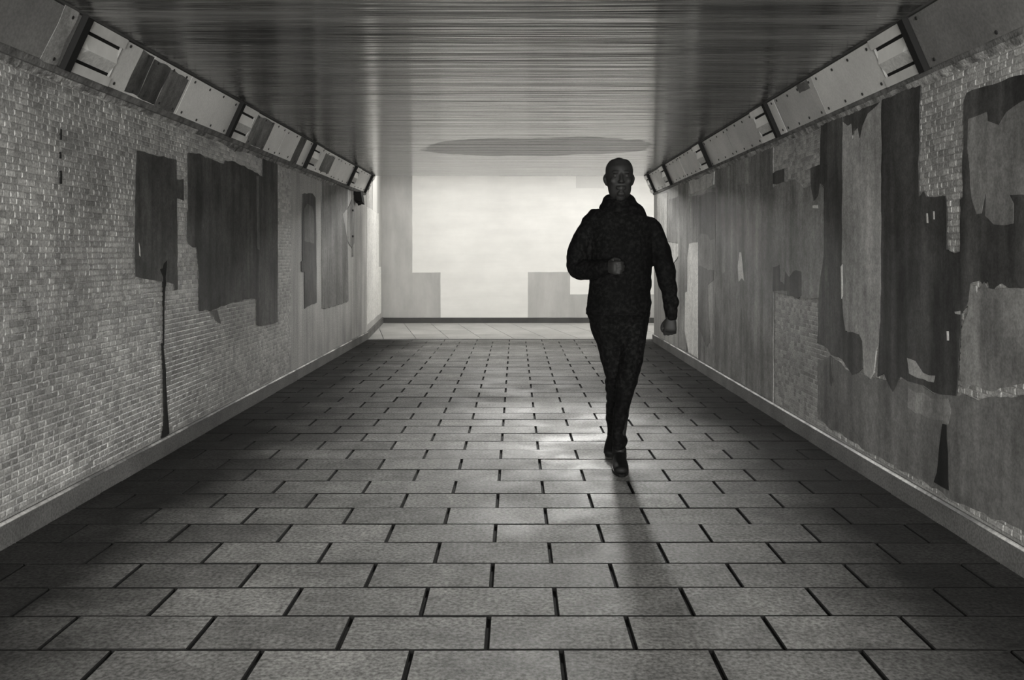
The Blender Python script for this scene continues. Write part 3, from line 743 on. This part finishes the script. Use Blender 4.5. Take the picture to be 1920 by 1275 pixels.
# bent arm: loosely closed hand before the waist, thumb up
fz = (wrR-elR).normalized(); fx = (Vector((0,0,-1))-fz*Vector((0,0,-1)).dot(fz)).normalized(); fyv = fz.cross(fx)
if fyv.y > 0: fyv = -fyv
hand(wrR, fx, fyv, fz, (.8, .95), 1)
for h, a, toe in ((1, anA, None), (2, anB, None)): pass
def foot_dir(an, yaw, pitch): return Vector((math.sin(yaw)*math.cos(pitch), -math.cos(yaw)*math.cos(pitch), -math.sin(pitch)))
heelA = Vector((anA.x, 5.10, .035)); toeA = Vector((P(1164,0,4.9).x, 4.875, .03))
heelB = Vector((anB.x+.012, 5.50, .105)); toeB = Vector((P(1145,0,5.3).x, 5.33, .022))
for he, to, an in ((heelA, toeA, anA), (heelB, toeB, anB)):
    tube(bm, spline([(he, .028, .03), (he.lerp(to, .5)+Vector((0,0,.012)), .034, .03), (to, .03, .018)], 3), 14)
    tube(bm, [(an, .03, .034), (he.lerp(to, .18)+Vector((0,0,.02)), .03, .034)], 14)
body = remeshed('body', bm, .0048, M['skin'], person, 3)
for sg in (-1, 1):
    b = NB(); ball(b, (hx+sg*.0315, fy+.016, 1.628), (.0125, .0125, .0115)); obj('eye', b, M['eye'], person, smooth=True)
# ---- jacket
bm = NB()
def rg(xl, xr, y, fwd, bk, dy=0): 
    c = P((xl+xr)/2, y); c.y += (bk-fwd)/2+dy
    return (c, (xr-xl)/2*S_, (fwd+bk)/2)
tube(bm, spline([rg(1130,1194,384,.07,.10), rg(1117,1211,396,.09,.115), rg(1102,1224,404,.10,.12), rg(1090,1235,413,.11,.12), rg(1093,1232,424,.115,.125), rg(1101,1225,450,.13,.13), rg(1103,1223,490,.14,.13), rg(1104,1221.5,530,.14,.13), rg(1102,1221,560,.14,.135), rg(1099,1220,579,.145,.14), rg(1097.5,1220,586,.145,.14)], 4), 36)
tube(bm, spline([(P(1104,423), .048, .062), (P(1097,440), .058, .070), (P(1086,468,5.14), .064, .072), (P(1082.5,494,5.13), .066, .072), (P(1087,505,5.10), .058, .062), (P(1106,507,5.03), .052, .056), (P(1124,503,4.97), .049, .05), (P(1136,500.5,4.935), .046, .047)], 4), 22)
tube(bm, spline([(P(1221,422), .046, .062), (P(1230,440), .055, .068), (P(1239,475,5.16), .060, .066), (P(1247,505,5.17), .058, .060), (P(1250,525,5.165), .055, .056), (P(1254,545,5.14), .049, .052), (P(1255.5,558,5.13), .045, .049), (P(1258.5,567,5.12), .046, .049), (P(1257,576,5.11), .041, .045), (P(1258.5,586,5.10), .0405, .044), (P(1258.5,596,5.09), .035, .039)], 4), 22)
def wr(co):
    k = 1.0 if co.z < 1.45 else .5
    return (noise.noise(Vector((co.x*9, co.y*9, co.z*17)))*.006+noise.noise(Vector((co.x*22, co.y*22, co.z*34)))*.003)*k-.002
jacket = remeshed('jacket', bm, .007, M['jacket'], person, 2, wr)
# hood and collar gathered around the neck
b = NB()
for k in range(1): 
    ring_pts = []
    for i in range(25):
        a = i/24*2*math.pi; cx, cy = math.cos(a), math.sin(a)
        ring_pts.append((Vector((hx+.004+cx*(.072), hy+.028+cy*.082, 1.488+.018*cy+.006*math.sin(3*a))), .028+.010*max(0, cy), .024))
    tube(b, ring_pts, 12, Vector((0,0,1)), cap=False)
    ring_pts = []
    for i in range(25):
        a = i/24*2*math.pi; cx, cy = math.cos(a), math.sin(a)
        ring_pts.append((Vector((hx+.006+cx*(.092), hy+.03+cy*.094, 1.452+.012*cy)), .03, .028))
    tube(b, ring_pts, 12, Vector((0,0,1)), cap=False)
remeshed('hood', b, .007, M['jacket'], jacket, 3, lambda co: noise.noise(co*26)*.004)
b = NB(); tube(b, [rg(1098.5,1219,584,.148,.143), rg(1098.5,1219,589,.148,.143)], 36, cap=False); obj('hem_band', b, M['jacket'], jacket, smooth=True)
# ---- trousers
bm = NB()
tube(bm, spline([rg(1104,1218,580,.125,.13), rg(1105,1217,600,.125,.135), rg(1109,1214,622,.115,.13)], 4), 30)
tube(bm, spline([(P(1188,606), .082, .105), (P(1187,640,5.11), .070, .092), (P(1183,675,5.07), .066, .078), (P(1177.5,706,5.01), .058, .068), (P(1175,716,5.01), .060, .068), (P(1168,750,5.02), .045, .062), (P(1163,785,5.04), .040, .056), (P(1160.5,812,5.06), .037, .052), (P(1162,824,5.06), .043, .056), (P(1161.5,832,5.06), .040, .052)], 4), 20)
tube(bm, spline([(P(1134,606), .085, .105), (P(1142,640), .072, .09), (P(1148,675,5.12), .064, .078), (P(1154,706,5.11), .055, .066), (P(1155,718,5.13), .063, .066), (P(1155,750,5.22), .055, .066), (P(1153,780,5.33), .055, .058), (P(1153,803,5.42), .045, .052), (P(1152,815,5.45), .043, .05)], 4), 20)
remeshed('trousers', bm, .007, M['trousers'], person, 2, lambda co: noise.noise(Vector((co.x*16, co.y*16, co.z*26)))*.005*(1.5 if co.z < .5 else .7))
# ---- shoes
for he, to, yaw in ((heelA, toeA, 0), (heelB, toeB, 0)):
    sh = NB(); up = Vector((0,0,1))
    d = (to-he).normalized()
    tube(sh, spline([(he+up*.012, .036, .042), (he.lerp(to,.35)+up*.016, .038, .042), (he.lerp(to,.7)+up*.004, .043, .032), (to, .040, .024)], 3), 18)
    tube(sh, [(he+up*.07+d*.02, .040, .046), (he+up*.02+d*.03, .042, .052)], 18)
    for v in sh.verts: v.co.z = max(v.co.z, .004)
    s_ = remeshed('shoe', sh, .006, M['shoe'], person, 1)
    b = NB(); n_ = 20; outline = []
    L_ = (to-he).length
    lat = Vector((d.y, -d.x, 0)).normalized(); nrm = lat.cross(d); nrm = nrm if nrm.z > 0 else -nrm
    for i in range(n_):
        a = i*2*math.pi/n_; l = math.cos(a); wdt = math.sin(a)
        outline.append(he.lerp(to, .5)+d*l*(L_/2+.042)+lat*wdt*(.040 if l < 0 else .046)-nrm*(.026 if he.z < .05 else .024))
    lo = [b.verts.new(Vector((p.x, p.y, max(p.z-.008, .001)))) for p in outline]; hi = [b.verts.new(Vector((p.x, p.y, max(p.z+.012, .016)))) for p in outline]
    for i in range(n_): b.faces.new((lo[i], lo[(i+1)%n_], hi[(i+1)%n_], hi[i]))
    b.faces.new(lo[::-1]); b.faces.new(hi)
    obj('sole', b, M['shoe'], s_)
